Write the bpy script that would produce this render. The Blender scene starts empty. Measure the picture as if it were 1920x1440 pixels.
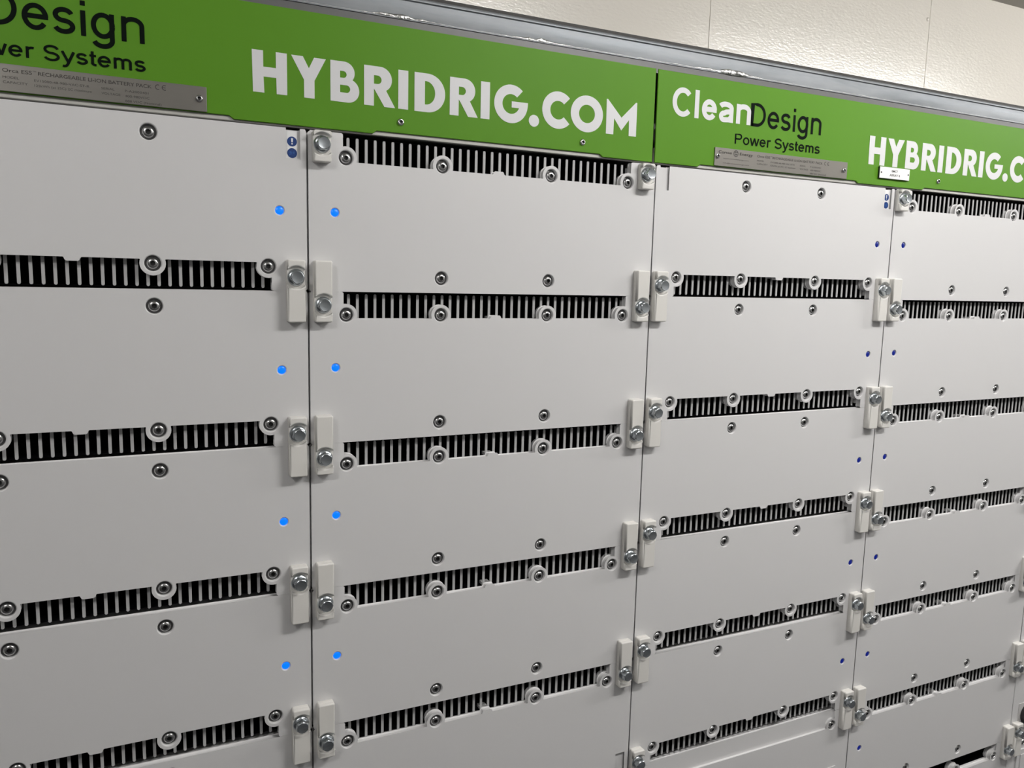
import bpy, bmesh, math, random
from mathutils import Matrix, Vector
random.seed(7)
scene = bpy.context.scene
COL = scene.collection

# ------------------------------------------------------------------ camera
Z0 = 1.85                       # height of the top edge of the battery stacks
f_px = 1491.775
R = ((0.90201998, -0.43100598, 0.02436782),
     (-0.03519348, -0.12967815, -0.99093138),
     (0.43025733, 0.89298232, -0.13214088))
cam_d = bpy.data.cameras.new('camera')
cam_d.sensor_width = 36.0
cam_d.sensor_fit = 'HORIZONTAL'
cam_d.lens = f_px / 1920 * 36.0
cam_d.clip_start = 0.02
cam = bpy.data.objects.new('camera', cam_d)
COL.objects.link(cam)
cm = Matrix.Identity(4)
for i in range(3):
    cm[i][0], cm[i][1], cm[i][2] = R[0][i], -R[1][i], -R[2][i]
cm[0][3], cm[1][3], cm[2][3] = -0.23552, -1.17796, Z0 - 0.20106
cam.matrix_world = cm
scene.camera = cam

# ------------------------------------------------------------------ world, lights, exposure
scene.view_settings.view_transform = 'Standard'
scene.view_settings.look = 'None'
scene.view_settings.gamma = 1.0
scene.view_settings.use_curve_mapping = False
scene.view_settings.exposure = 0.0
w = bpy.data.worlds.new('world')
scene.world = w
w.use_nodes = True
w.node_tree.nodes['Background'].inputs[0].default_value = (0.8, 0.85, 0.9, 1)
w.node_tree.nodes['Background'].inputs[1].default_value = 0.05
CEIL = Z0 + 0.798


# two wrap-around tube lamps and an added fill lamp hang under the ceiling, in front of the racks (built at the end of the script)
LAMP_STR = 75.0
LAMPS = [(3.35, -0.85, 1.75), (1.1, -1.1, 0.9), (-1.1, -1.4, 0.5)]        # x, y, length, which sets the brightness; the last is the added fill

# ------------------------------------------------------------------ materials


def mat(name, color, rough=0.5, metal=0.0, emit=None, estr=0.0, spec=None, coat=0.0):
    m = bpy.data.materials.new(name)
    m.use_nodes = True
    b = m.node_tree.nodes['Principled BSDF']
    b.inputs['Base Color'].default_value = (*color, 1)
    b.inputs['Roughness'].default_value = rough
    b.inputs['Metallic'].default_value = metal
    if spec is not None:
        b.inputs['Specular IOR Level'].default_value = spec
    if coat:
        b.inputs['Coat Weight'].default_value = coat
    if emit:
        b.inputs['Emission Color'].default_value = (*emit, 1)
        b.inputs['Emission Strength'].default_value = estr
    return m


def bump(m, scale=200, strength=0.1, dist=0.001, detail=2.0, stretch=None, rough_var=None, col_var=None):
    nt = m.node_tree
    N, L = nt.nodes, nt.links
    b = N['Principled BSDF']
    tc = N.new('ShaderNodeTexCoord')
    src = tc.outputs['Object']
    if stretch:
        mp = N.new('ShaderNodeMapping')
        mp.inputs['Scale'].default_value = stretch
        L.new(src, mp.inputs['Vector'])
        src = mp.outputs['Vector']
    n = N.new('ShaderNodeTexNoise')
    n.inputs['Scale'].default_value = scale
    n.inputs['Detail'].default_value = detail
    L.new(src, n.inputs['Vector'])
    if strength:
        bp = N.new('ShaderNodeBump')
        bp.inputs['Strength'].default_value = strength
        bp.inputs['Distance'].default_value = dist
        L.new(n.outputs['Fac'], bp.inputs['Height'])
        L.new(bp.outputs['Normal'], b.inputs['Normal'])
    if rough_var:
        mr = N.new('ShaderNodeMapRange')
        mr.inputs['From Min'].default_value = 0.3
        mr.inputs['From Max'].default_value = 0.7
        mr.inputs['To Min'].default_value, mr.inputs['To Max'].default_value = rough_var
        L.new(n.outputs['Fac'], mr.inputs['Value'])
        L.new(mr.outputs['Result'], b.inputs['Roughness'])
    if col_var:
        cr = N.new('ShaderNodeValToRGB')
        cr.color_ramp.elements[0].position = 0.3
        cr.color_ramp.elements[1].position = 0.7
        cr.color_ramp.elements[0].color = (*col_var[0], 1)
        cr.color_ramp.elements[1].color = (*col_var[1], 1)
        L.new(n.outputs['Fac'], cr.inputs['Fac'])
        L.new(cr.outputs['Color'], b.inputs['Base Color'])
    return m


M = {}
M['paint'] = bump(mat('white_powder_coat', (0.66, 0.655, 0.655), 0.42), 900, 0.03, 0.0003)
M['clamp'] = bump(mat('cast_white_plastic', (0.70, 0.685, 0.65), 0.45), 600, 0.05, 0.0003)
M['housing'] = mat('housing_white', (0.58, 0.58, 0.58), 0.5)
M['fin'] = bump(mat('fin_aluminium', (0.43, 0.43, 0.43), 0.5, 0.0), 300, 0.1, 0.0005)
M['black'] = mat('slot_shade_black', (0.005, 0.005, 0.006), 0.9, spec=0.0)  # black stands in for the shade deep inside the fin slots
M['screw'] = bump(mat('stainless_screw', (0.55, 0.55, 0.55), 0.24, 1.0), 400, 0.05, 0.0003)
M['washer'] = mat('dark_washer', (0.16, 0.16, 0.16), 0.4, 1.0)
M['socket'] = mat('socket_dark', (0.06, 0.06, 0.06), 0.5, 1.0)
M['zinc'] = bump(mat('zinc_bolt', (0.54, 0.58, 0.61), 0.27, 1.0), 300, 0.05, 0.0003)
M['led'] = mat('indicator_blue', (0.0, 0.03, 0.3), 0.3, emit=(0.0, 0.18, 1.0), estr=1.15)
M['led_oblique'] = mat('indicator_blue_oblique', (0.0, 0.01, 0.12), 0.3, emit=(0.0, 0.012, 0.45), estr=0.25)  # same blue light, its fainter look at an oblique view put into the colour
M['green'] = bump(mat('green_powder_coat', (0.096, 0.255, 0.016), 0.5, spec=0.15), 1200, 0.03, 0.0002)
M['vinyl_white'] = mat('white_vinyl', (0.66, 0.66, 0.67), 0.5)
M['vinyl_black'] = mat('black_vinyl', (0.004, 0.007, 0.005), 0.6, spec=0.04)
M['grey_paint'] = mat('grey_rail_paint', (0.48, 0.47, 0.44), 0.5)
M['steel_plate'] = bump(mat('brushed_plate', (0.26, 0.247, 0.225), 0.38, 0.9), 60, 0.04, 0.0003, stretch=(1, 1, 40), rough_var=(0.32, 0.48))
M['ink'] = mat('etched_ink', (0.05, 0.045, 0.04), 0.6)
M['galv'] = bump(mat('galvanised_steel', (0.3, 0.31, 0.32), 0.45, 0.6), 30, 0.3, 0.002, 4.0, stretch=(0.3, 1, 2.0), rough_var=(0.5, 0.66), col_var=((0.19, 0.205, 0.22), (0.31, 0.325, 0.34)))
M['angle'] = bump(mat('strip_steel', (0.12, 0.12, 0.12), 0.5, 0.4), 40, 0.2, 0.002, 4.0, stretch=(0.3, 1, 2))  # darker metal of the strip under the rail face
M['rubber'] = mat('dark_rubber', (0.035, 0.033, 0.03), 0.7)
M['weld'] = bump(mat('weld_metal', (0.55, 0.55, 0.54), 0.36, 1.0), 130, 0.9, 0.004, 4.0)
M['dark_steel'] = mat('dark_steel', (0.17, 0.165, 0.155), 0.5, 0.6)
M['wall'] = bump(mat('orange_peel_wall', (0.80, 0.765, 0.69), 0.22, spec=1.0), 190, 0.4, 0.0015, 3.0, stretch=(0.45, 1, 1))
_b = M['wall'].node_tree.nodes['Principled BSDF']
_b.inputs['Coat Weight'].default_value = 1.0
_b.inputs['Coat Roughness'].default_value = 0.25
M['wall'].node_tree.links.new(_b.inputs['Normal'].links[0].from_socket, _b.inputs['Coat Normal'])
M['ceiling'] = bump(mat('ceiling_panel', (0.42, 0.40, 0.36), 0.6), 120, 0.1, 0.001)
M['wall_far'] = mat('grey_wall', (0.20, 0.20, 0.20), 0.5)
M['floor'] = bump(mat('floor_dark', (0.07, 0.07, 0.075), 0.5), 60, 0.1, 0.001)
M['seam'] = mat('seam_filler', (0.60, 0.58, 0.52), 0.6)
M['tag_blue'] = mat('sign_blue', (0.006, 0.04, 0.19), 0.45)
M['tag_white'] = mat('sign_white', (0.80, 0.80, 0.80), 0.45)
M['plastic_black'] = mat('black_plastic', (0.015, 0.015, 0.016), 0.4)
M['diffuser'] = mat('lamp_diffuser', (0.9, 0.9, 0.88), 0.4, emit=(1, 0.982, 0.962), estr=LAMP_STR)
M['panel_grey'] = mat('light_grey_inset', (0.56, 0.55, 0.54), 0.5)

# ------------------------------------------------------------------ mesh helpers


def finish(bm, name, mats, parent=None, smooth=None):
    me = bpy.data.meshes.new(name)
    bm.normal_update()
    bm.to_mesh(me)
    bm.free()
    if not isinstance(mats, (list, tuple)):
        mats = [mats]
    for m in mats:
        me.materials.append(m)
    if smooth is not None:
        for p in me.polygons:
            p.use_smooth = True
        try:
            me.set_sharp_from_angle(angle=math.radians(smooth))
        except Exception:
            pass
    o = bpy.data.objects.new(name, me)
    COL.objects.link(o)
    if parent:
        o.parent = parent
    return o


def box(bm, x0, x1, y0, y1, z0, z1, mi=0, bev=0.0):
    vs = [bm.verts.new((x, y, z)) for x in (x0, x1) for y in (y0, y1) for z in (z0, z1)]
    idx = [(0, 1, 3, 2), (4, 6, 7, 5), (0, 4, 5, 1), (2, 3, 7, 6), (0, 2, 6, 4), (1, 5, 7, 3)]
    fs = []
    for q in idx:
        fc = bm.faces.new([vs[i] for i in q])
        fc.material_index = mi
        fs.append(fc)
    if bev:
        es = list({e for fc in fs for e in fc.edges})
        bmesh.ops.bevel(bm, geom=es, offset=bev, segments=2, affect='EDGES', profile=0.5)


def lathe(bm, prof, cx=0, cz=0, n=28, mi=0, hexi=()):
    """prof: list of (r, y); revolved about the Y axis; entries listed in hexi are pulled onto a hexagon."""
    rings = []
    for k, (r, y) in enumerate(prof):
        if r < 1e-7:
            rings.append([bm.verts.new((cx, y, cz))])
            continue
        ring = []
        for i in range(n):
            a = 2 * math.pi * i / n
            rr = r
            if k in hexi:
                s = math.pi / 3
                t = (a + s / 2) % s - s / 2
                rr = r * math.cos(s / 2) / math.cos(t - 0) if False else r * math.cos(s / 2) / math.cos(abs(t))
            ring.append(bm.verts.new((cx + rr * math.cos(a), y, cz + rr * math.sin(a))))
        rings.append(ring)
    for a, b in zip(rings[:-1], rings[1:]):
        for i in range(n):
            j = (i + 1) % n
            if len(a) == 1 and len(b) == 1:
                continue
            if len(a) == 1:
                fc = bm.faces.new((a[0], b[i], b[j]))
            elif len(b) == 1:
                fc = bm.faces.new((a[i], b[0], a[j]))
            else:
                fc = bm.faces.new((a[i], b[i], b[j], a[j]))
            fc.material_index = mi
    bmesh.ops.recalc_face_normals(bm, faces=bm.faces)


def arc(cx, cz, r, a0, a1, n=14, rz=None):
    rz = rz or r
    return [(cx + r * math.cos(math.radians(a0 + (a1 - a0) * i / n)), cz + rz * math.sin(math.radians(a0 + (a1 - a0) * i / n)))
            for i in range(n + 1)]


def circ(cx, cz, r, n=28):
    return [(cx + r * math.cos(2 * math.pi * i / n), cz + r * math.sin(2 * math.pi * i / n)) for i in range(n)]


def shape(loops, y_front, thick, bev=0.0, bm=None, mi=0, segs=1):
    """Flat outline (first loop outer, the others holes) in the XZ plane, thickened from y_front backwards."""
    cu = bpy.data.curves.new('outline', 'CURVE')
    cu.dimensions = '2D'
    cu.fill_mode = 'BOTH'
    cu.extrude = max(thick / 2 - bev, 0.0)
    cu.bevel_depth = bev
    cu.bevel_resolution = segs - 1
    cu.offset = -bev
    for lp in loops:
        s = cu.splines.new('POLY')
        s.points.add(len(lp) - 1)
        for p, (x, z) in zip(s.points, lp):
            p.co = (x * 100, z * 100, 0, 1)
        s.use_cyclic_u = True
    # work at 100x so that small outlines keep their precision
    cu.extrude *= 100
    cu.bevel_depth *= 100
    cu.offset *= 100
    o = bpy.data.objects.new('outline', cu)
    COL.objects.link(o)
    dg = bpy.context.evaluated_depsgraph_get()
    me = bpy.data.meshes.new_from_object(o.evaluated_get(dg))
    bpy.data.objects.remove(o)
    bpy.data.curves.remove(cu)
    mtx = Matrix(((0.01, 0, 0, 0), (0, 0, -0.01, y_front + thick / 2), (0, 0.01, 0, 0), (0, 0, 0, 1)))
    me.transform(mtx)
    own = bm is None
    if own:
        bm = bmesh.new()
    n0 = len(bm.faces)
    bm.from_mesh(me)
    bm.faces.ensure_lookup_table()
    for fc in bm.faces[n0:]:
        fc.material_index = mi
    bpy.data.meshes.remove(me)
    bmesh.ops.remove_doubles(bm, verts=bm.verts, dist=1e-6)
    return bm


def text(bm, body, x0, x1, zb, cap, y_front, bold=0.0, thick=0.0003, mi=0, align_only=False):
    """Lettering: cap height `cap` on the baseline zb, fitted between x0 and x1 (x1 None keeps natural width)."""
    cu = bpy.data.curves.new('txt', 'FONT')
    cu.body = body
    cu.size = 1.0
    cu.offset = bold
    o = bpy.data.objects.new('txt', cu)
    COL.objects.link(o)
    dg = bpy.context.evaluated_depsgraph_get()
    me = bpy.data.meshes.new_from_object(o.evaluated_get(dg))
    bpy.data.objects.remove(o)
    bpy.data.curves.remove(cu)
    xs = [v.co.x for v in me.vertices]
    mn, mx = min(xs), max(xs)
    sz = cap / 0.682
    sx = sz if x1 is None else (x1 - x0) / (mx - mn)
    for v in me.vertices:
        v.co = (x0 + (v.co.x - mn) * sx, y_front, zb + v.co.y * sz)
    n0 = len(bm.faces)
    bm.from_mesh(me)
    bpy.data.meshes.remove(me)
    bm.faces.ensure_lookup_table()
    fs = bm.faces[n0:]
    for fc in fs:
        fc.material_index = mi
    if thick:
        r = bmesh.ops.extrude_face_region(bm, geom=fs)
        bmesh.ops.translate(bm, verts=[v for v in r['geom'] if isinstance(v, bmesh.types.BMVert)], vec=(0, -thick, 0))
    return bm


def sans(ch, w):
    """Centre lines of one plain sans-serif letter in em units: (advance, list of polylines) for the stroke width w."""
    X, K, h = 0.519, 0.716, w / 2
    st = 0.07 + h
    if ch == 'C':
        return 0.69, [arc(0.375, 0.358, 0.325 - h, 42, 318, 30, 0.37 - h)]
    if ch == 'l':
        return 0.12 + w, [[(0.06 + h, 0), (0.06 + h, K)]]
    if ch == 'i':
        return 0.12 + w, [[(0.06 + h, 0), (0.06 + h, X)], [(0.06 + h, K - 0.10), (0.06 + h, K)]]
    if ch == 'e':
        r = 0.242 - h
        return 0.556, [arc(0.277, 0.259, r, 2, 326, 30, 0.269 - h), [(0.277 - r, 0.268), (0.277 + r + h * 0.9, 0.268)]]
    if ch == 'a':
        xr = 0.445
        return 0.54, [arc(0.255, 0.365, xr - 0.255, 158, 0, 16, 0.53 - 0.365 - h) + [(xr, 0.0)],
                      [(xr, 0.29), (0.27, 0.262)] + arc(0.205, 0.142, 0.165 - h, 88, 270, 14, 0.152 - h) + [(0.27, h * 0.85 + 0.005), (0.37, 0.07), (xr, 0.15)]]
    if ch in 'nm':
        span = 0.285 if ch == 'm' else 0.36
        L = [[(st, 0), (st, X)]]
        for k in range(2 if ch == 'm' else 1):
            a = st + k * span
            L.append([(a, 0.30)] + arc(a + span / 2, 0.345, span / 2, 180, 0, 18, 0.531 - 0.345 - h) + [(a + span, 0)])
        return st + span * (2 if ch == 'm' else 1) + st - 0.005, L
    if ch == 'D':
        return 0.722, [[(0.08 + h, h), (0.30, h)] + arc(0.32, 0.358, 0.355 - h, -88, 88, 24, 0.358 - h) + [(0.30, K - h), (0.08 + h, K - h), (0.08 + h, 0)]]
    if ch in 'sS':
        T, xm, rx = (X, 0.245, 0.20) if ch == 's' else (K, 0.335, 0.275)
        r = (T + 0.02 - w) / 4
        e = 18 if ch == 's' else 12
        return 0.5 if ch == 's' else 0.667, [arc(xm, T + 0.01 - h - r, rx - h, e, 262, 20, r) + arc(xm, -0.01 + h + r, rx + 0.012 - h, 82, -168 + e * 0.3, 20, r)]
    if ch == 'g':
        return 0.556, [arc(0.27, 0.262, 0.232 - h, 0, 360, 30, 0.268 - h), [(0.49 - h, X), (0.49 - h, -0.02)] + arc(0.262, -0.03, 0.228 - h, 0, -160, 18, 0.18 - h)]
    if ch == 'P':
        return 0.667, [[(0.08 + h, 0), (0.08 + h, K - h), (0.40, K - h)] + arc(0.41, 0.505, 0.215 - h, 88, -88, 16, 0.211 - h) + [(0.40, 0.294 + h), (0.08 + h, 0.294 + h)]]
    if ch == 'o':
        return 0.556, [arc(0.277, 0.259, 0.245 - h, 0, 360, 30, 0.27 - h)]
    if ch == 'w':
        p = [(0.045, X), (0.20, 0), (0.36, X), (0.52, 0), (0.675, X)]
        return 0.722, [list(q) for q in zip(p[:-1], p[1:])]
    if ch == 'r':
        return 0.345, [[(st, 0), (st, X)], arc(st + 0.165, 0.345, 0.165, 180, 68, 12, 0.531 - 0.345 - h)]
    if ch == 'y':
        return 0.5, [[(0.045, X), (0.25, 0.03)], [(0.455, X), (0.245, -0.03), (0.215, -0.10), (0.17, -0.155), (0.11, -0.168), (0.05, -0.158)]]
    if ch == 't':
        return 0.278, [[(0.125, 0.67), (0.125, 0.12)] + arc(0.215, 0.12, 0.09, 180, 262, 8, 0.12 - h + 0.005) + [(0.265, 0.042)], [(0.02, X - h), (0.26, X - h)]]
    return 0.278, []


def sans_text(bm, body, x0, x1, zb, cap, w, y_front, squeeze=None):
    """Lettering from stroked centre lines, fitted between x0 and x1; w is the stroke width in em."""
    sz = cap / 0.716
    quads, x, ext, lift = [], 0.0, [], 0.0
    for ch in body:
        adv, lines = sans(ch, w)
        for ln in lines:
            lift += 0.00002
            L, Rr = [], []
            for i, (px, pz) in enumerate(ln):
                a, b = ln[max(0, i - 1)], ln[min(len(ln) - 1, i + 1)]
                d = Vector((b[0] - a[0], b[1] - a[1])).normalized()
                n = Vector((-d.y, d.x)) * w / 2
                if 0 < i < len(ln) - 1:                 # mitre
                    d1 = Vector((px - a[0], pz - a[1])).normalized()
                    n = n / max(0.6, d1.dot(d))
                L.append((x + px + n.x, pz + n.y)); Rr.append((x + px - n.x, pz - n.y))
            ext += [p[0] for p in L + Rr]
            quads += [(lift, L[i], Rr[i], Rr[i + 1], L[i + 1]) for i in range(len(ln) - 1)]
        x += adv
    mn, mx = min(ext), max(ext)
    sx = (x1 - x0) / (mx - mn)
    for q in quads:
        vs = [bm.verts.new((x0 + (px - mn) * sx, y_front - q[0], zb + pz * sz)) for px, pz in q[1:]]
        bm.faces.new(vs)
    return bm


def tag(o, label=None, cat=None, group=None, kind=None):
    if label:
        o['label'] = label
    if cat:
        o['category'] = cat
    if group:
        o['group'] = group
    if kind:
        o['kind'] = kind
    return o


def empty(name, loc, label, cat, group=None):
    o = bpy.data.objects.new(name, None)
    o.empty_display_size = 0.05
    o.location = loc
    COL.objects.link(o)
    return tag(o, label, cat, group)


def copy_tree(o, parent=None):
    c = o.copy()
    COL.objects.link(c)
    c.parent = parent
    for ch in list(o.children):
        copy_tree(ch, c)
    return c


def link_part(name, mesh, parent, loc=(0, 0, 0), label=None):
    o = bpy.data.objects.new(name, mesh)
    COL.objects.link(o)
    o.parent = parent
    o.location = loc
    if label:
        o['label'] = label
    return o


# ------------------------------------------------------------------ the room
WALL_Y, FRONT_Y, LEFT_X, RIGHT_X = 0.75, -1.95, -2.4, 4.9


def structure(name, bm, m):
    return tag(finish(bm, name, m), kind='structure')


bm = bmesh.new()
seams = [LEFT_X] + [1.294 + 0.914 * k for k in range(-4, 4)] + [RIGHT_X]
for a, b in zip(seams[:-1], seams[1:]):
    if b - a > 0.01:
        box(bm, a + 0.0012, b - 0.0012, WALL_Y, WALL_Y + 0.03, 0, CEIL, 0)
box(bm, LEFT_X, RIGHT_X, WALL_Y + 0.003, WALL_Y + 0.035, 0, CEIL, 1)
structure('wall_back', bm, [M['wall'], M['seam']])
bm = bmesh.new(); box(bm, LEFT_X - .1, RIGHT_X + .1, FRONT_Y - .1, WALL_Y + .1, CEIL, CEIL + 0.05); structure('ceiling', bm, M['ceiling'])
bm = bmesh.new(); box(bm, LEFT_X - .1, RIGHT_X + .1, FRONT_Y - .1, WALL_Y + .1, -0.05, 0); structure('floor', bm, M['floor'])
bm = bmesh.new(); box(bm, LEFT_X - .05, LEFT_X, FRONT_Y, WALL_Y, 0, CEIL); structure('wall_left', bm, M['wall_far'])
bm = bmesh.new(); box(bm, RIGHT_X, RIGHT_X + .05, FRONT_Y, WALL_Y, 0, CEIL); structure('wall_right', bm, M['wall_far'])
bm = bmesh.new(); box(bm, LEFT_X - .05, RIGHT_X + .05, FRONT_Y - .05, FRONT_Y, 0, CEIL); structure('wall_front', bm, M['wall_far'])
bm = bmesh.new()
lathe(bm, [(0, -0.005), (0.003, -0.0045), (0.0055, -0.0025), (0.0062, 0.0)], 0, 0, 18)
rv = finish(bm, 'wall_rivet', M['wall'], smooth=40)
rv.location = (2.197, WALL_Y, Z0 + 0.686)
tag(rv, 'small round rivet head beside a panel seam high on the cream wall', 'rivet')

# ------------------------------------------------------------------ battery module
W, H = 0.6, 0.22751
SX = (-0.2442, -0.0946, 0.0946, 0.2442)         # slot side screws
SZ = H / 2 - 0.0342
BX = (-0.0946, 0.0946)
BZ = H / 2 - 0.2047
LX, LZ = -0.2608, H / 2 - 0.11305
TOP, BOT = H / 2 - 0.0018, -H / 2 + 0.0018
EX = W / 2 - 0.0030
SLOT = H / 2 - 0.0415                            # lower edge of the fin slot
RB, RH = 0.0145, 0.0104                          # boss and counterbore radii
TABX = 0.2504
PT = 0.011                                       # cover thickness


def slot_edge(filled=False):
    """Upper edge of the cover from left to right."""
    pts = [(-EX, BOT + 0.05), (-EX, TOP - 0.002), (-EX + 0.002, TOP), (-TABX - 0.001, TOP), (-TABX, TOP - 0.001)]
    a_tab = 180 - math.degrees(math.acos(min(1, (TABX - 0.2442) / RB)))
    dz = SLOT - SZ
    a_low = math.degrees(math.asin(dz / RB))
    f = 0.003

    def right_side(cx):
        return arc(cx, SZ, RB, a_tab if cx < -0.2 else 180 - a_low, a_low + 8, 16)
    pts += arc(SX[0], SZ, RB, a_tab, a_low + 8, 16) + [(SX[0] + RB * math.cos(math.radians(a_low)) + f, SLOT)]
    for cx in (SX[1], 0, SX[2]):
        if cx == 0:
            pts += [(-0.0105, SLOT), (-0.0085, SLOT + 0.001), (-0.007, SLOT + 0.0045), (-0.006, SLOT + 0.0052),
                    (0.006, SLOT + 0.0052), (0.007, SLOT + 0.0045), (0.0085, SLOT + 0.001), (0.0105, SLOT)]
        else:
            pts += [(cx - RB * math.cos(math.radians(a_low)) - f, SLOT)] + arc(cx, SZ, RB, 180 - a_low - 8, a_low + 8, 18) + \
                   [(cx + RB * math.cos(math.radians(a_low)) + f, SLOT)]
    pts += [(SX[3] - RB * math.cos(math.radians(a_low)) - f, SLOT)] + arc(SX[3], SZ, RB, 180 - a_low - 8, 180 - a_tab, 16)
    pts += [(TABX, TOP - 0.001), (TABX + 0.001, TOP), (EX - 0.002, TOP), (EX, TOP - 0.002)]
    return pts


def low_edge():
    """Lower edge from right to left with the two corner recesses the clamps sit in."""
    rx0, rx1, rz = W / 2 - 0.008, W / 2 - 0.031, -H / 2 + 0.0432
    r = [(EX, BOT + 0.002), (EX - 0.001, BOT), (rx0, BOT), (rx0, rz), (rx1, rz), (rx1, BOT)]
    return r + [(-x, z) for x, z in reversed(r)]


def make_cover(kind):
    if kind == 'finned':
        loops = [slot_edge() + low_edge()]
        sc = [(x, SZ) for x in SX] + [(x, BZ) for x in BX]
        loops += [circ(x, z, RH) for x, z in sc]
        loops.append(circ(LX, LZ, 0.0060, 20))
        bm = shape(loops, 0.0, PT, 0.0017, segs=2)
    else:                                        # control module: plain plate with a stepped upper strip
        top = [(-EX, BOT + 0.05), (-EX, TOP - 0.002), (-EX + 0.002, TOP), (EX - 0.002, TOP), (EX, TOP - 0.002)]
        loops = [top + low_edge()]
        bm = shape(loops, 0.006, PT - 0.006, 0.0006)
        a_low = math.degrees(math.asin((SLOT - SZ) / RB))
        up = [(-EX, BOT + 0.05), (-EX, TOP - 0.002), (-EX + 0.002, TOP), (-TABX - 0.001, TOP), (-TABX, TOP - 0.001)]
        up += [(-TABX, SZ + 0.006)] + arc(SX[0], SZ, RB, 110, a_low + 8, 12) + [(SX[0] + 0.0165, SLOT)]
        up += [(SX[3] - 0.0165, SLOT)] + arc(SX[3], SZ, RB, 180 - a_low - 8, 70, 12) + [(TABX, SZ + 0.006)]
        up += [(TABX, TOP - 0.001), (TABX + 0.001, TOP), (EX - 0.002, TOP), (EX, TOP - 0.002)]
        loops = [up + low_edge()] + [circ(x, SZ, RH) for x in (SX[0], SX[3])]
        shape(loops, 0.0, 0.0062, 0.0014, bm, segs=2)
    me = finish(bm, 'front_cover', M['paint']).data
    return me


def make_housing(kind):
    bm = bmesh.new()
    y0, y1 = PT + 0.0004, 0.36
    if kind == 'finned':
        box(bm, -EX + 0.001, EX - 0.001, y0, y1, BOT + 0.005, SLOT - 0.0012)
        for s in (-1, 1):
            a, b = sorted((s * TABX, s * (EX - 0.001)))
            box(bm, a, b, y0, y1, SLOT - 0.0012, TOP - 0.006)
        # black lining added as painted shade in the hollow duct behind the fins
        t = 0.0006
        box(bm, -TABX + 0.0001, TABX - 0.0001, y0 + 0.006, 0.10, SLOT - 0.0011, SLOT - 0.0005, 1)
        for s in (-1, 1):
            a, b = sorted((s * (TABX - 0.0001), s * (TABX - 0.0007)))
            box(bm, a, b, y0 + 0.010, 0.10, SLOT - 0.0005, TOP - 0.001, 1)
        for x in SX:
            lathe(bm, [(0.0144, y0), (0.0147, 0.020), (0, 0.020)], x, SZ, 24)
        box(bm, -0.0068, 0.0068, y0, 0.03, SLOT - 0.0012, SLOT + 0.0046)
    else:
        box(bm, -EX + 0.001, EX - 0.001, y0, y1, BOT + 0.005, TOP - 0.005)
    for s in (-1, 1):                            # floors of the corner recesses
        a, b = sorted((s * (W / 2 - 0.0085), s * (W / 2 - 0.0305)))
        box(bm, a, b, 0.0042, y0, BOT + 0.0006, -H / 2 + 0.0428)
    return finish(bm, 'housing', [M['paint'], M['black']], smooth=35).data


def make_fins():
    bm = bmesh.new()
    n, pitch, t = 36, 0.01361, 0.0041
    z0, z1 = SLOT - 0.006, TOP - 0.0016
    r = t / 2
    for i in range(n):
        x = (i - (n - 1) / 2) * pitch
        prof = [(x - r, z0)] + [(p[0], p[1]) for p in reversed(arc(x, z1 - r, r, 0, 180, 6))] + [(x + r, z0)]
        fr = [bm.verts.new((px, PT + 0.0014, pz)) for px, pz in prof]
        bk = [bm.verts.new((px, PT + 0.0028, pz)) for px, pz in prof]
        bm.faces.new(fr)
        for k in range(len(prof)):
            j = (k + 1) % len(prof)
            bm.faces.new((fr[k], bk[k], bk[j], fr[j]))
    bmesh.ops.recalc_face_normals(bm, faces=bm.faces)
    box(bm, -TABX + 0.0003, TABX - 0.0003, 0.100, 0.13, SLOT - 0.001, TOP - 0.001, 1)
    box(bm, -TABX + 0.0003, TABX - 0.0003, PT + 0.0075, 0.100, TOP - 0.0016, TOP - 0.0010, 1)  # added black plate, keeps the open side of the slot dark
    return finish(bm, 'heat_sink', [M['fin'], M['black']]).data


def make_screw():
    bm = bmesh.new()
    # counterbore floor and washer
    lathe(bm, [(0, 0.0062), (0.0101, 0.0062), (0.0101, 0.0056), (0.0074, 0.0052)], 0, 0, 30, 1)
    # button head with a hexagon socket
    prof = [(0.0078, 0.0056), (0.0078, 0.0040), (0.0073, 0.0026), (0.0061, 0.0013), (0.0046, 0.0006), (0.0036, 0.0005), (0.0033, 0.0010)]
    lathe(bm, prof, 0, 0, 30, 0, hexi=(5, 6))
    lathe(bm, [(0.0033, 0.0010), (0.0030, 0.0036), (0, 0.0038)], 0, 0, 30, 2, hexi=(0, 1))
    return finish(bm, 'screw', [M['screw'], M['washer'], M['socket']], smooth=38).data


def make_led(m):
    bm = bmesh.new()
    lathe(bm, [(0.0057, 0.0075), (0.0057, 0.0020), (0.0048, 0.0012), (0.0026, 0.0007), (0, 0.0005)], 0, 0, 22)
    return finish(bm, 'indicator_light', m, smooth=50).data


ME = dict(cover=make_cover('finned'), plain_cover=make_cover('plain'), housing=make_housing('finned'), plain_housing=make_housing('plain'),
          fins=make_fins(), screw=make_screw(), led=make_led(M['led']), led_oblique=make_led(M['led_oblique']))
for o in list(COL.objects):                      # the mesh builders' own objects are not part of the scene
    if o.type == 'MESH' and o.data in ME.values():
        bpy.data.objects.remove(o)


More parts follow.
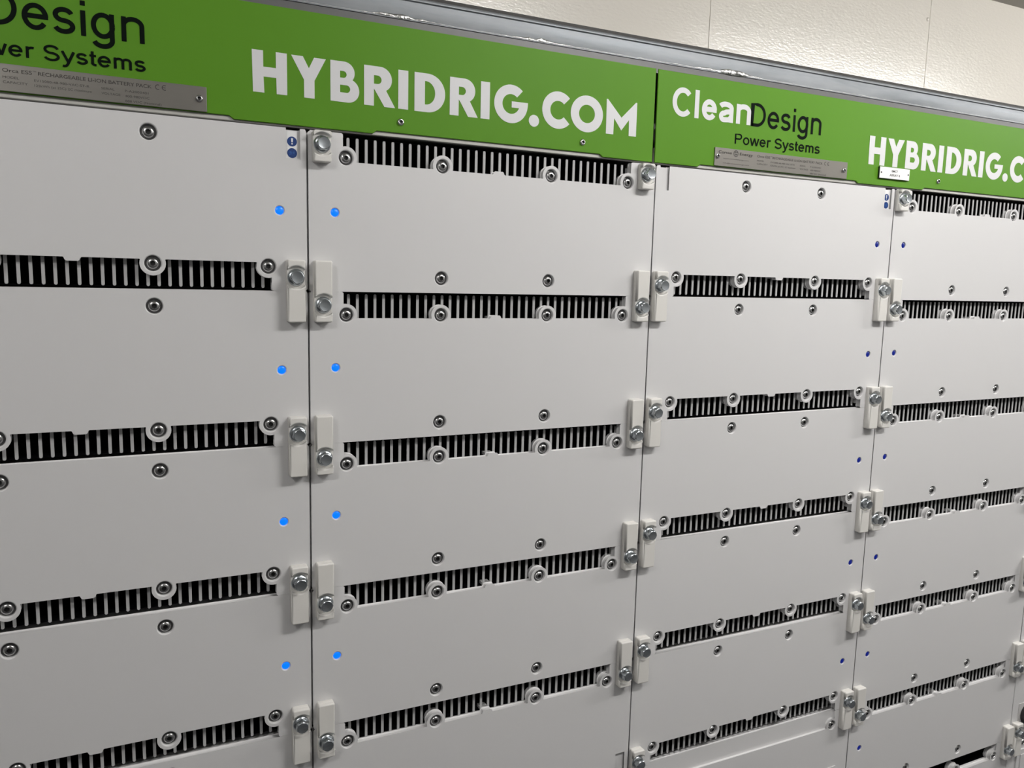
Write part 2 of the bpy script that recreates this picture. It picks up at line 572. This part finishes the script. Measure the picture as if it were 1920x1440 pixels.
def module_tree(kind, led):
    root = empty('battery_module' if kind == 'finned' else 'control_module', (0, 0, 0), 'x', 'battery module' if kind == 'finned' else 'control module')
    link_part('front_cover', ME['cover'] if kind == 'finned' else ME['plain_cover'], root)
    link_part('housing', ME['housing'] if kind == 'finned' else ME['plain_housing'], root)
    if kind == 'finned':
        link_part('heat_sink', ME['fins'], root, label='row of pale upright cooling fins in a black slot')
        for x in SX:
            link_part('screw', ME['screw'], root, (x, 0, SZ), 'steel button screw sunk in the cover')
        for x in BX:
            link_part('screw', ME['screw'], root, (x, 0, BZ), 'steel button screw sunk in the cover')
        link_part('indicator_light', ME[led], root, (LX, 0, LZ), 'round blue status light')
    else:
        for x in (SX[0], SX[3]):
            link_part('screw', ME['screw'], root, (x, 0, SZ), 'steel button screw sunk in the cover')
    return root


ORD = ['top', 'second', 'third', 'fourth', 'fifth', 'sixth', 'seventh']
COLN = {1: 'in leftmost column', 2: 'second column from left', 3: 'third column from left', 4: 'fourth column from left',
        5: 'column at the far right edge'}
protos = {}


def place(r, c, kind, led, label):
    key = (kind, led)
    if key not in protos:
        protos[key] = o = module_tree(kind, led)
    else:
        o = copy_tree(protos[key])
    o.location = ((c - 2) * W + W / 2, 0, Z0 - (r + 0.5) * H)
    o.rotation_euler = (0, math.pi if c in (1, 3, 5) and kind == 'finned' else 0, 0)
    o['label'] = label
    o['group'] = 'stacked white battery modules' if kind == 'finned' else 'plain control modules under the batteries'
    return o


modules = {}
for c, rows in ((1, 5), (2, 5), (3, 5), (4, 6), (5, 5)):
    for r in range(rows):
        row = ORD[r] + ' from top' if r else 'topmost one'
        side = 'bottom' if c in (1, 3, 5) else 'top'
        lb = 'white battery module, %s, %s, fins along its %s edge' % (row, COLN[c], side)
        if c == 5:
            lb = 'white battery module, %s, in the last column past the right edge' % row
        modules[c, r] = place(r, c, 'finned', 'led' if c in (1, 2) else 'led_oblique', lb)

# the blue safety signs in the upper right recess of the first and third stacks


def add_sticker(parent):
    # parent is turned upside down: local x, z are mirrored
    bm = bmesh.new()
    box(bm, -0.0302, -0.0134, 0.0036, 0.0041, -0.0425, -0.0035)
    st = finish(bm, 'safety_label', M['tag_white'])
    st['label'] = 'white sticker with two round blue signs'
    for k, zc in enumerate((-0.0178, -0.0337)):
        bm = bmesh.new()
        lathe(bm, [(0.0068, 0.0036), (0.0068, 0.0033), (0, 0.0033)], -0.0203, zc, 28)
        sg = finish(bm, 'round_sign', M['tag_blue'], st)
        bm = bmesh.new()
        if k == 0:                               # white exclamation mark
            shape([[(-0.0217, zc + 0.0045), (-0.0189, zc + 0.0045), (-0.0194, zc - 0.0012), (-0.0212, zc - 0.0012)]], 0.0031, 0.0003, 0, bm)
            shape([circ(-0.0203, zc - 0.0032, 0.0011, 14)], 0.0031, 0.0003, 0, bm)
        else:                                    # faint open book
            shape([[(-0.0245, zc - 0.0024), (-0.0203, zc - 0.0030), (-0.0161, zc - 0.0024), (-0.0161, zc - 0.0016), (-0.0203, zc - 0.0022), (-0.0245, zc - 0.0016)]],
                  0.0031, 0.0003, 0, bm)
            for s in (-1, 1):
                shape([[(-0.0203 + s * 0.0005, zc - 0.0014), (-0.0203 + s * 0.0036, zc - 0.0008), (-0.0203 + s * 0.0036, zc + 0.0026), (-0.0203 + s * 0.0005, zc + 0.002)]],
                      0.0031, 0.0003, 0, bm)
        mk = finish(bm, 'sign_symbol', M['tag_white'] if k == 0 else M['tag_book'], st)
    # into the turned module: place in world, then keep the transform
    st.parent = parent
    rot = Matrix.Rotation(math.pi, 4, 'Y')
    st.matrix_parent_inverse = Matrix.Identity(4)
    st.matrix_basis = rot @ Matrix.Translation((W / 2, 0, H / 2))
    return st


M['tag_book'] = mat('sign_book_blue', (0.02, 0.09, 0.32), 0.45)
for c in (1, 3):
    add_sticker(modules[c, 0])

# control modules
c3 = place(5, 3, 'plain', None, 'plain white control module with a stepped lip, below the third column of batteries')


bm = shape([[(0.2370, -0.100), (0.2675, -0.100), (0.2675, -0.0250), (0.2640, -0.0217), (0.2405, -0.0217), (0.2370, -0.0250)]], -0.0016, 0.0014, 0.0004)
finish(bm, 'grip_plate', M['paint'], c3)


def black_slot_module():
    """Bottom unit of the fourth stack: same cover, open black slot without fins."""
    root = empty('control_module', (2 * W + W / 2, 0, Z0 - 6.5 * H), 'white control module with an empty black slot, at the foot of the fourth column', 'control module',
                 'plain control modules under the batteries')
    link_part('front_cover', ME['cover'], root)
    link_part('housing', ME['housing'], root)
    bm = bmesh.new()
    box(bm, -TABX + 0.0003, TABX - 0.0003, 0.040, 0.09, SLOT - 0.001, TOP - 0.001)
    finish(bm, 'slot_back', M['black'], root)
    for x in SX:
        link_part('screw', ME['screw'], root, (x, 0, SZ), 'steel button screw sunk in the cover')
    for x in BX:
        link_part('screw', ME['screw'], root, (x, 0, BZ), 'steel button screw sunk in the cover')
    return root


black_slot_module()


def connector_module():
    x0, zt = 3 * W, Z0 - 5 * H
    root = empty('connection_module', (x0, 0, zt), 'white connection module with grey inset and black socket at the far right edge', 'control module')
    bm = bmesh.new()
    box(bm, 0.0018, W - 0.0018, 0, PT, -2 * H + 0.002, -0.0016, 0, 0.0009)
    finish(bm, 'front_cover', M['paint'], root)
    bm = bmesh.new()
    box(bm, 0.003, W - 0.003, PT + 0.0003, 0.36, -2 * H + 0.003, -0.003)
    finish(bm, 'housing', M['housing'], root)
    bm = bmesh.new()
    box(bm, 0.026, 0.30, -0.0012, -0.0001, -0.222, -0.135, 0, 0.0005)
    finish(bm, 'inset_plate', M['panel_grey'], root)
    bm = bmesh.new()
    lathe(bm, [(0.027, -0.0013), (0.027, -0.012), (0.021, -0.016), (0.0195, -0.004), (0, -0.004)], 0.062, -0.168, 28)
    finish(bm, 'socket', M['plastic_black'], root, smooth=35)
    link_part('screw', ME['screw'], root, (0.0575, -0.0057, -0.248), 'steel button screw')
    bm = bmesh.new()
    box(bm, 0.038, 0.56, -0.003, -0.0001, -0.43, -0.268, 0, 0.001)
    box(bm, 0.052, 0.54, -0.0045, -0.0031, -0.415, -0.282, 0, 0.0008)
    finish(bm, 'access_door', M['paint'], root)
    return root


connector_module()

# ------------------------------------------------------------------ clamps
CX, CW = 0.01925, 0.0128            # distance of the clamp's centre from the column edge, half width
CH = 0.0446


def make_clamp(short=False):
    bm = bmesh.new()
    top = 0.0 if short else CH
    zb, rs = -0.0195, 0.0163
    if short:
        zt = -0.0012
    # base block
    r = 0.003

    def rr(x0, x1, z0, z1, rt, rbm):
        o = []
        o += arc(x1 - rt, z1 - rt, rt, 0, 90, 5) + arc(x0 + rt, z1 - rt, rt, 90, 180, 5)
        o += arc(x0 + rbm, z0 + rbm, rbm, 180, 270, 5) + arc(x1 - rbm, z0 + rbm, rbm, 270, 360, 5)
        return o
    t1 = -0.0012 if short else CH
    shape([rr(-CW, CW, -CH, t1, r, r)], -0.0118, 0.0106, 0.0008, bm)
    # front layer, cut back around the bolt seat
    da = math.degrees(math.acos((CW - 0.0002) / rs))
    lo = arc(CW - r, -CH + r, r, 360, 270, 5) + arc(-CW + r, -CH + r, r, 270, 180, 5) + \
        [(x, z) for x, z in arc(0, zb, rs, 180 + da, 360 - da, 18)]
    lo = [(x, z) for x, z in lo]
    shape([list(reversed(lo))], -0.018, 0.0085, 0.0021, bm, segs=3)
    if short:
        ztop = -0.0012
        zi = zb + rs * math.sin(math.radians(da))
        up = [(CW, zi), (CW, ztop - r)] + arc(CW - r, ztop - r, r, 0, 90, 4)[1:] + arc(-CW + r, ztop - r, r, 90, 180, 4) + [(-CW, zi)] + \
            [(x, z) for x, z in arc(0, zb, rs, 180 - da, da, 18)][1:-1]
        shape([up], -0.018, 0.0085, 0.0006, bm)
    else:
        up = arc(CW - r, CH - r, r, 0, 90, 5) + arc(-CW + r, CH - r, r, 90, 180, 5) + arc(0, zb, rs, 180 - da, da, 18)
        shape([up], -0.018, 0.0085, 0.0021, bm, segs=3)
        pass
    bmesh.ops.recalc_face_normals(bm, faces=bm.faces)
    return finish(bm, 'clamp_block', M['clamp']).data


def make_bolt():
    bm = bmesh.new()
    prof = [(0, -0.0119), (0.0122, -0.0119), (0.0122, -0.0134), (0.0115, -0.0146), (0.0103, -0.0156),
            (0.0100, -0.0162), (0.0100, -0.0250), (0.0086, -0.0262), (0.0080, -0.0266), (0.0077, -0.0265), (0, -0.0265)]
    lathe(bm, prof, 0, 0, 36, 0, hexi=(5, 6))
    return finish(bm, 'hex_bolt', M['zinc'], smooth=28).data


ME2 = dict(clamp=make_clamp(), short=make_clamp(True), bolt=make_bolt())
for o in list(COL.objects):
    if o.type == 'MESH' and o.data in ME2.values():
        bpy.data.objects.remove(o)
cproto = {}


def place_clamp(x, junction, flip, short, label):
    key = short
    if key not in cproto:
        root = empty('retaining_clamp', (0, 0, 0), 'x', 'clamp', 'bolted clamps along the column joints')
        link_part('clamp_block', ME2['short' if short else 'clamp'], root)
        b = link_part('hex_bolt', ME2['bolt'], root, (0, 0, -0.0195), 'shiny zinc flange bolt')
        cproto[key] = root
    else:
        root = copy_tree(cproto[key])
    root.location = (x, 0.0030, Z0 - junction * H)
    root.rotation_euler = (0, math.pi if flip else 0, 0)
    bolt = root.children[-1] if root.children[-1].name.startswith('hex_bolt') else root.children[0]
    bolt.rotation_euler = (0, random.uniform(0, 1.05), 0)
    root['label'] = label
    return root


NTH = ['', 'first', 'second', 'third', 'fourth', 'fifth', 'sixth', 'seventh']
CNUM = {1: 'leftmost', 2: 'second', 3: 'third', 4: 'fourth', 5: 'fifth'}
edges = [(1, 'right', range(1, 5)), (2, 'left', range(0, 5)), (2, 'right', range(0, 5)), (3, 'left', range(1, 6)), (3, 'right', range(1, 6)),
         (4, 'left', range(0, 6)), (4, 'right', range(0, 7)), (5, 'left', range(1, 7))]
for c, s, js in edges:
    x = (c - 2) * W + CX if s == 'left' else (c - 1) * W - CX
    x += {(2, 'right'): -0.005, (3, 'left'): -0.004, (3, 'right'): -0.0045, (4, 'left'): -0.0045}.get((c, s), 0.0)
    for j in js:
        if j == 0:
            lb = 'short white bolted clamp at the top %s corner of the %s column' % (s, CNUM[c])
        else:
            lb = 'white bolted clamp on %s edge of %s column, between its %s and %s modules' % (s, CNUM[c], NTH[j], NTH[j + 1])
        place_clamp(x, j, c in (1, 3, 5), j == 0, lb)

# ------------------------------------------------------------------ rack behind and below the modules
bm = bmesh.new()
box(bm, -0.62, 2.42, 0.362, 0.40, 0.0, Z0 + 0.01)                         # back sheet
for k in range(6):
    x = (k - 1) * W
    if k in (0, 5):
        a = x - 0.02 if k == 0 else x + 0.001
        box(bm, a, a + 0.02, 0.02, 0.40, 0.0, Z0)
for (a, b, n) in ((-0.6, 1.2, 6), (1.2, 1.8, 7), (1.8, 2.4, 7)):
    if a == -0.6:
        box(bm, -0.598, 0.598, 0.0, 0.361, 0.0, Z0 - 5 * H - 0.003)
        box(bm, 0.602, b - 0.002, 0.0, 0.361, 0.0, Z0 - 6 * H - 0.003)
    else:
        box(bm, a + 0.002, b - 0.002, 0.0, 0.361, 0.0, Z0 - n * H - 0.003)
rk = finish(bm, 'rack_frame', M['dark_steel'])
tag(rk, 'dark steel rack the white battery modules are stacked in', 'rack')

# ------------------------------------------------------------------ green header panels
HZ0, HZ1, HZT = 0.0040, 0.0084, 0.1597


def panel(name, x0, x1, low, label):
    """low: list of (xa, xb) where the lower edge hangs down to HZ0; elsewhere it is cut up to HZ1."""
    pts = [(x0, HZT), (x0, HZ0 if any(a <= x0 + 1e-6 for a, b in low) else HZ1)]
    for a, b in low:
        if a > x0:
            pts += [(a - 0.006, HZ1), (a, HZ0)]
        if b < x1:
            pts += [(b, HZ0), (b + 0.006, HZ1)]
    pts += [(x1, HZ0 if any(b >= x1 - 1e-6 for a, b in low) else HZ1), (x1, HZT)]
    root = empty('header_panel', (0, 0, Z0), label, 'panel', 'green header panels over the racks')
    bm = shape([list(reversed(pts))], 0.0, 0.003, 0.0008)
    finish(bm, 'panel_sheet', M['green'], root)
    bm = bmesh.new()                             # folded grey flange behind the lower edge
    box(bm, x0 + 0.002, x1 - 0.002, 0.0032, 0.012, 0.0026, 0.030, 0, 0.0006)
    box(bm, x0 + 0.002, x1 - 0.002, 0.012, 0.30, 0.006, 0.012)
    finish(bm, 'lower_flange', M['grey_paint'], root, )
    return root


p1 = panel('a', -0.6035, 0.5915, [(-0.6035, -0.47), (-0.0985, 0.0955), (0.4905, 0.5915)],
           'long green header panel over the first two columns, seam at its right end')
p2 = panel('b', 0.5965, 1.7915, [(0.5965, 0.69), (1.0905, 1.281), (1.70, 1.7915)],
           'long green header panel over the third and fourth columns, carrying a small white tag')

panel('c', 1.7965, 2.4, [(1.7965, 1.89), (2.29, 2.4)], 'plain green header panel over the last column, past the right edge')

# ---- letter outlines of the web address (panel coordinates of the first panel)


def glyphs(dx):
    G = []

    def sh(lp, ddx=0.0):
        return [(x + dx + ddx, z) for x, z in lp]
    G.append([sh([(-.0733, .0990), (-.0585, .0990), (-.0585, .0778), (-.0415, .0778), (-.0415, .0990), (-.0267, .0990), (-.0267, .0435), (-.0410, .0435),
                  (-.0413, .0648), (-.0583, .0648), (-.0575, .0435), (-.0725, .0435)])])
    G.append([sh([(-.0208, .0987), (-.0048, .0987), (.0034, .0835), (.0108, .0987), (.0272, .0987), (.0111, .0675), (.0111, .0433), (-.0035, .0433), (-.0035, .0675)])])
    G.append([sh([(.0336, .0435), (.0587, .0433)] + arc(.0587, .0598, .0165, -88, 65) + arc(.0535, .0842, .0150, -38, 90) + [(.0336, .0992)]),
              sh([(.0474, .0768), (.0520, .0768)] + arc(.0522, .0815, .0047, -88, 88, 10) + [(.0474, .0862)]),
              sh([(.0474, .0566), (.0566, .0566)] + arc(.0568, .0618, .0052, -88, 88, 10) + [(.0474, .0670)])])

    def Rg(d):
        G.append([sh([(.0823, .0433), (.0823, .0990), (.1060, .0990)] + arc(.1065, .0815, .0175, 88, -60) + [(.1289, .0433), (.1127, .0433), (.0975, .0670), (.0969, .0670), (.0969, .0433)], d),
                  sh([(.0969, .0744), (.1020, .0744)] + arc(.1024, .0804, .0060, -88, 88, 10) + [(.0969, .0864)], d)])

    def Ig(d):
        G.append([sh([(.1338, .0433), (.1338, .0987), (.1490, .0987), (.1490, .0433)], d)])
    Rg(0)
    Ig(0)
    G.append([sh([(.1588, .0430), (.1588, .0988), (.1790, .0988)] + arc(.1796, .0709, .0279, 88, -88, 24) + [(.1790, .0430)]),
              sh([(.1752, .0540), (.1765, .0540)] + arc(.1768, .0709, .0147, -87, 87, 18, .0169) + [(.1752, .0878)])])
    Rg(.1328)
    Ig(.1325)
    cx, cz = .3183, .0706
    G.append([sh(arc(cx, cz, .0292, 47, 352, 40) + [(.3476, .0690), (.3480, .0750), (.3194, .0748), (.3194, .0655), (.3325, .0655)] + arc(cx, cz, .0150, -22, -313, 30)[0:])])
    G.append([sh(circ(.3594, .0492, .0092, 24))])
    cx = .4030
    G.append([sh(arc(cx, .0703, .0292, 44, 317, 36) + arc(cx, .0703, .0146, 317, 44, 28))])
    G.append([sh([(.4572 + .0308 * math.cos(t * math.pi / 24), .0702 + .0292 * math.sin(t * math.pi / 24)) for t in range(48)]),
              sh([(.4572 + .0152 * math.cos(t * math.pi / 24), .0702 + .0146 * math.sin(t * math.pi / 24)) for t in range(48)])])
    G.append([sh([(.4945, .0987), (.4968, .0987), (.5248, .0712), (.5528, .0987), (.5552, .0987), (.5552, .0430), (.5405, .0430), (.5400, .0692), (.5252, .0505),
                  (.5100, .0692), (.5095, .0427), (.4950, .0427)])])
    return G


def lettering(parent, dx, name_x):
    bm = bmesh.new()
    for g in glyphs(dx):
        shape(g, -0.0004, 0.0004, 0, bm)
    finish(bm, 'web_address_lettering', M['vinyl_white'], parent)['label'] = 'white bold capital lettering of a web address'
    bm = bmesh.new()
    sans_text(bm, 'Clean', name_x, name_x + 0.1765, 0.0870, 0.0478, 0.134, -0.0003)
    finish(bm, 'white_lettering', M['vinyl_white'], parent)['label'] = 'white bold lettering, first half of a company name'
    bm = bmesh.new()
    sans_text(bm, 'Design', name_x + 0.1757, name_x + 0.3525, 0.0862, 0.0420, 0.097, -0.0003)
    sans_text(bm, 'Power Systems', name_x + 0.1425, name_x + 0.3525, 0.0515, 0.0186, 0.105, -0.0003)
    finish(bm, 'black_lettering', M['vinyl_black'], parent)['label'] = 'black lettering, second half of a company name'


lettering(p1, 0.0, 0.628 - 1.1862)
lettering(p2, 1.1875, 0.628)


def small_screw(parent, x, z, y=0.0, r=0.0052):
    o = finish(bmesh.new(), 'panel_screw', M['screw'], parent)
    b2 = bmesh.new()
    lathe(b2, [(r, 0.0), (r, -0.0012), (r * .86, -0.0024), (r * .52, -0.0031), (r * .48, -0.0029)], 0, 0, 24, 0)
    lathe(b2, [(r * .48, -0.0029), (r * .42, -0.0010), (0, -0.0009)], 0, 0, 24, 1)
    b2.to_mesh(o.data)
    b2.free()
    o.data.materials.append(M['socket'])
    for p in o.data.polygons:
        p.use_smooth = True
    o.location = (x, y, z)
    o['label'] = 'small steel button screw'
    return o


for x in (0.1376, 0.4505):
    small_screw(p1, x, 0.0242)
for x in (1.3265, 1.640):
    small_screw(p2, x, 0.0246)

# ------------------------------------------------------------------ rating plates and tag on the header


def rating_plate(x0, label):
    w_, z0, z1 = 0.331, 0.0093, 0.0414
    root = empty('rating_plate', (x0, -0.0006, Z0), label, 'plate', 'steel rating plates on the green headers')
    bm = bmesh.new()
    box(bm, 0, w_, -0.0014, 0.0004, z0, z1, 0, 0.0003)
    finish(bm, 'plate_sheet', M['steel_plate'], root)
    bm = bmesh.new()
    Y = -0.00145
    T = lambda s, a, b, z, c, bold=0.0: text(bm, s, a, b, z, c, Y, bold, 0.0001)
    T('Corvus', 0.0085, 0.0385, 0.0318, 0.0046, 0.02)
    T('Energy', 0.0575, 0.0885, 0.0318, 0.0046, 0.02)
    shape([circ(0.0483, 0.0338, 0.0058, 28), circ(0.0483, 0.0338, 0.0047, 28)], Y - 0.0001, 0.0001, 0, bm)
    for s in (1, -1):                            # emblem: a ball cut by a winged bar
        shape([[(0.0483 + s * p, 0.0338 + q) for p, q in ((0.0006, 0.0012), (0.0038, 0.0012), (0.0030, 0.0034), (0.0006, 0.0042))]], Y - 0.0001, 0.0001, 0, bm)
        shape([[(0.0483 + s * p, 0.0338 + q) for p, q in ((0.0004, -0.0004), (0.0040, -0.0004), (0.0018, -0.0022), (0.0004, -0.0042))]], Y - 0.0001, 0.0001, 0, bm)
    T('www.corvusenergy.com', 0.0195, 0.079, 0.0226, 0.0019)
    T('info@corvusenergy.com', 0.0195, 0.080, 0.0145, 0.0019)
    T('Orca ESS', 0.0990, 0.1300, 0.0318, 0.0042, 0.004)
    T('TM', 0.1308, 0.1345, 0.0352, 0.0014)
    T('RECHARGEABLE LI-ION BATTERY PACK', 0.1365, 0.2640, 0.0318, 0.0042, 0.006)
    bm2 = bm
    for cx, e in ((0.2715, 0), (0.2795, 1)):     # CE mark
        lp = arc(cx, 0.0342, 0.0034, 60, 300, 16) + arc(cx, 0.0342, 0.0025, 300, 60, 16)
        shape([lp], Y - 0.0001, 0.0001, 0, bm)
        if e:
            shape([[(cx - 0.0028, 0.0338), (cx + 0.0012, 0.0338), (cx + 0.0012, 0.0346), (cx - 0.0028, 0.0346)]], Y - 0.0001, 0.0001, 0, bm)
    T('MODEL', 0.0990, 0.1160, 0.0244, 0.0027)
    T('CAPACITY', 0.0990, 0.1250, 0.0186, 0.0027)
    T('EV15000-48-980-VAC-ST-R', 0.1320, 0.1920, 0.0240, 0.0027)
    T('125kWh (at 25C) 2C maximum', 0.1320, 0.1945, 0.0180, 0.0027)
    T('SERIAL', 0.2055, 0.2205, 0.0238, 0.0027)
    T('VOLTAGE', 0.2055, 0.2270, 0.0178, 0.0027)
    T('P-A2003401', 0.2325, 0.2600, 0.0236, 0.0027)
    T('400-980VDC', 0.2325, 0.2610, 0.0174, 0.0027)
    T('888 VDC (Nominal)', 0.2325, 0.2750, 0.0112, 0.0027)
    finish(bm, 'etched_lettering', M['ink'], root)['label'] = 'dark etched lettering'
    small_screw(root, 0.0062, 0.0262, -0.0012, 0.0046)
    small_screw(root, 0.3215, 0.0256, -0.0012, 0.0046)
    return root


rating_plate(-0.4635, 'brushed steel rating plate below black lettering on the first green header panel')
rating_plate(0.7253, 'brushed steel rating plate below black lettering on the second green header panel')

root = empty('array_tag', (1.1445, -0.0006, Z0), 'small white engraved tag with two black rivets, below letters on second green panel', 'tag')
bm = bmesh.new()
box(bm, 0.0, 0.0880, -0.0032, 0.0, 0.0182, 0.0414, 0, 0.0003)
finish(bm, 'tag_core', M['plastic_black'], root)['label'] = 'black core showing at the tag edges'
bm = bmesh.new()
box(bm, 0.0004, 0.0876, -0.0040, -0.0033, 0.0186, 0.0410, 0, 0.0002)
finish(bm, 'tag_face', M['tag_white'], root)
bm = bmesh.new()
text(bm, 'BMC7', 0.0345, 0.0520, 0.0318, 0.0042, -0.0041, 0.01, 0.0001)
text(bm, 'ARRAY 4', 0.0290, 0.0590, 0.0236, 0.0044, -0.0041, 0.01, 0.0001)
finish(bm, 'tag_lettering', M['ink'], root)
for x in (0.0048, 0.0835):
    bm = bmesh.new()
    lathe(bm, [(0.0017, -0.0040), (0.0015, -0.0046), (0, -0.0047)], x, 0.0298, 14)
    finish(bm, 'rivet', M['plastic_black'], root, smooth=40)

# ------------------------------------------------------------------ galvanised rail over the header
root = empty('top_rail', (0, 0, Z0), 'galvanised steel rail with a rough weld line, running along the top of the green panels', 'rail')
RX0, RX1 = -0.62, 2.6
bm = bmesh.new()
ys = 0.012
# profile in (y, z): face slightly leaning back, rounded top lip
prof = [(ys + 0.10, 0.1738), (ys, 0.1738), (ys, 0.1748), (ys + 0.0035, 0.1780), (ys + 0.0035, 0.2015), (ys + 0.0010, 0.2030), (ys + 0.0010, 0.2050), (ys + 0.0045, 0.2085), (ys + 0.012, 0.2092), (ys + 0.10, 0.2092)]
N = 90
rings = []
for i in range(N + 1):
    x = RX0 + (RX1 - RX0) * i / N
    rings.append([bm.verts.new((x, y, z)) for k, (y, z) in enumerate(prof)])
for a, b in zip(rings[:-1], rings[1:]):
    for k in range(len(prof) - 1):
        bm.faces.new((a[k], b[k], b[k + 1], a[k + 1]))
    bm.faces.new((a[-1], b[-1], b[0], a[0]))
bm.faces.new(rings[0]); bm.faces.new(list(reversed(rings[-1])))
bmesh.ops.recalc_face_normals(bm, faces=bm.faces)
finish(bm, 'rail_face', M['galv'], root, smooth=50)
# lumpy weld bead along the lower part of the face
bm = bmesh.new()
NB, prev = 900, None
lump = [random.random() for _ in range(NB // 3 + 3)]
patch = [random.random() for _ in range(NB // 30 + 3)]
for i in range(NB + 1):
    x = RX0 + 0.02 + (RX1 - RX0 - 0.04) * i / NB
    pa = patch[i // 30] * (1 - i % 30 / 30) + patch[i // 30 + 1] * (i % 30 / 30)
    lu = lump[i // 3] * (1 - i % 3 / 3) + lump[i // 3 + 1] * (i % 3 / 3)
    r = 0.0003 + 0.0085 * max(0, pa - 0.5) * (0.35 + lu) + random.uniform(0, 0.0003)
    zc = 0.1765 + 0.002 * (lu - 0.5) * pa + 0.0012 * (pa - .5)
    ring = [bm.verts.new((x, ys + 0.0016 + 0.8 * r * math.cos(a), zc + 1.25 * r * math.sin(a))) for a in [math.pi * 2 * k / 8 for k in range(8)]]
    if prev:
        for k in range(8):
            bm.faces.new((prev[k], prev[(k + 1) % 8], ring[(k + 1) % 8], ring[k]))
    prev = ring
bmesh.ops.recalc_face_normals(bm, faces=bm.faces)
finish(bm, 'weld_bead', M['weld'], root, smooth=60)
bm = bmesh.new()
box(bm, RX0, RX1, ys + 0.030, ys + 0.06, 0.2093, 0.2220)
finish(bm, 'sealing_strip', M['rubber'], root)['label'] = 'dark strip along the back of the rail'
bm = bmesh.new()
box(bm, RX0, RX1, ys + 0.0015, ys + 0.10, 0.1565, 0.1737)  # strip in a darker tone than the rail face above
finish(bm, 'lower_strip', M['angle'], root)['label'] = 'darker strip below the rail face'
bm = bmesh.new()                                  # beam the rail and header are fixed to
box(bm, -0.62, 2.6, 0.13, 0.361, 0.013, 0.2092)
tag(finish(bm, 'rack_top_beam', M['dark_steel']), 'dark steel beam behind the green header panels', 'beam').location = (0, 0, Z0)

# ------------------------------------------------------------------ lamps
for k, (lx, ly, LAMP_LEN) in enumerate(LAMPS):
    root = empty('ceiling_light', (lx, ly, CEIL), ['longest ceiling light, towards the right end of the room', 'long ceiling light out in the room, facing the third battery column', 'short added fill light, unseen, at the left end of the room'][k], 'ceiling light',
                 'ceiling lights in front of the racks')
    bm = bmesh.new()
    box(bm, -LAMP_LEN / 2 - 0.03, LAMP_LEN / 2 + 0.03, -0.06, 0.06, -0.035, -0.0005, 0, 0.004)
    finish(bm, 'lamp_housing', M['tag_white'], root)
    bm = bmesh.new()
    ra = [bm.verts.new((-LAMP_LEN / 2, y, z - 0.036)) for y, z in arc(0, 0, 0.055, 180, 360, 12)]
    rb = [bm.verts.new((LAMP_LEN / 2, y, z - 0.036)) for y, z in arc(0, 0, 0.055, 180, 360, 12)]
    for k in range(12):
        bm.faces.new((ra[k], ra[k + 1], rb[k + 1], rb[k]))
    bm.faces.new(ra); bm.faces.new(rb)
    bmesh.ops.recalc_face_normals(bm, faces=bm.faces)
    finish(bm, 'lamp_diffuser', M['diffuser'], root)
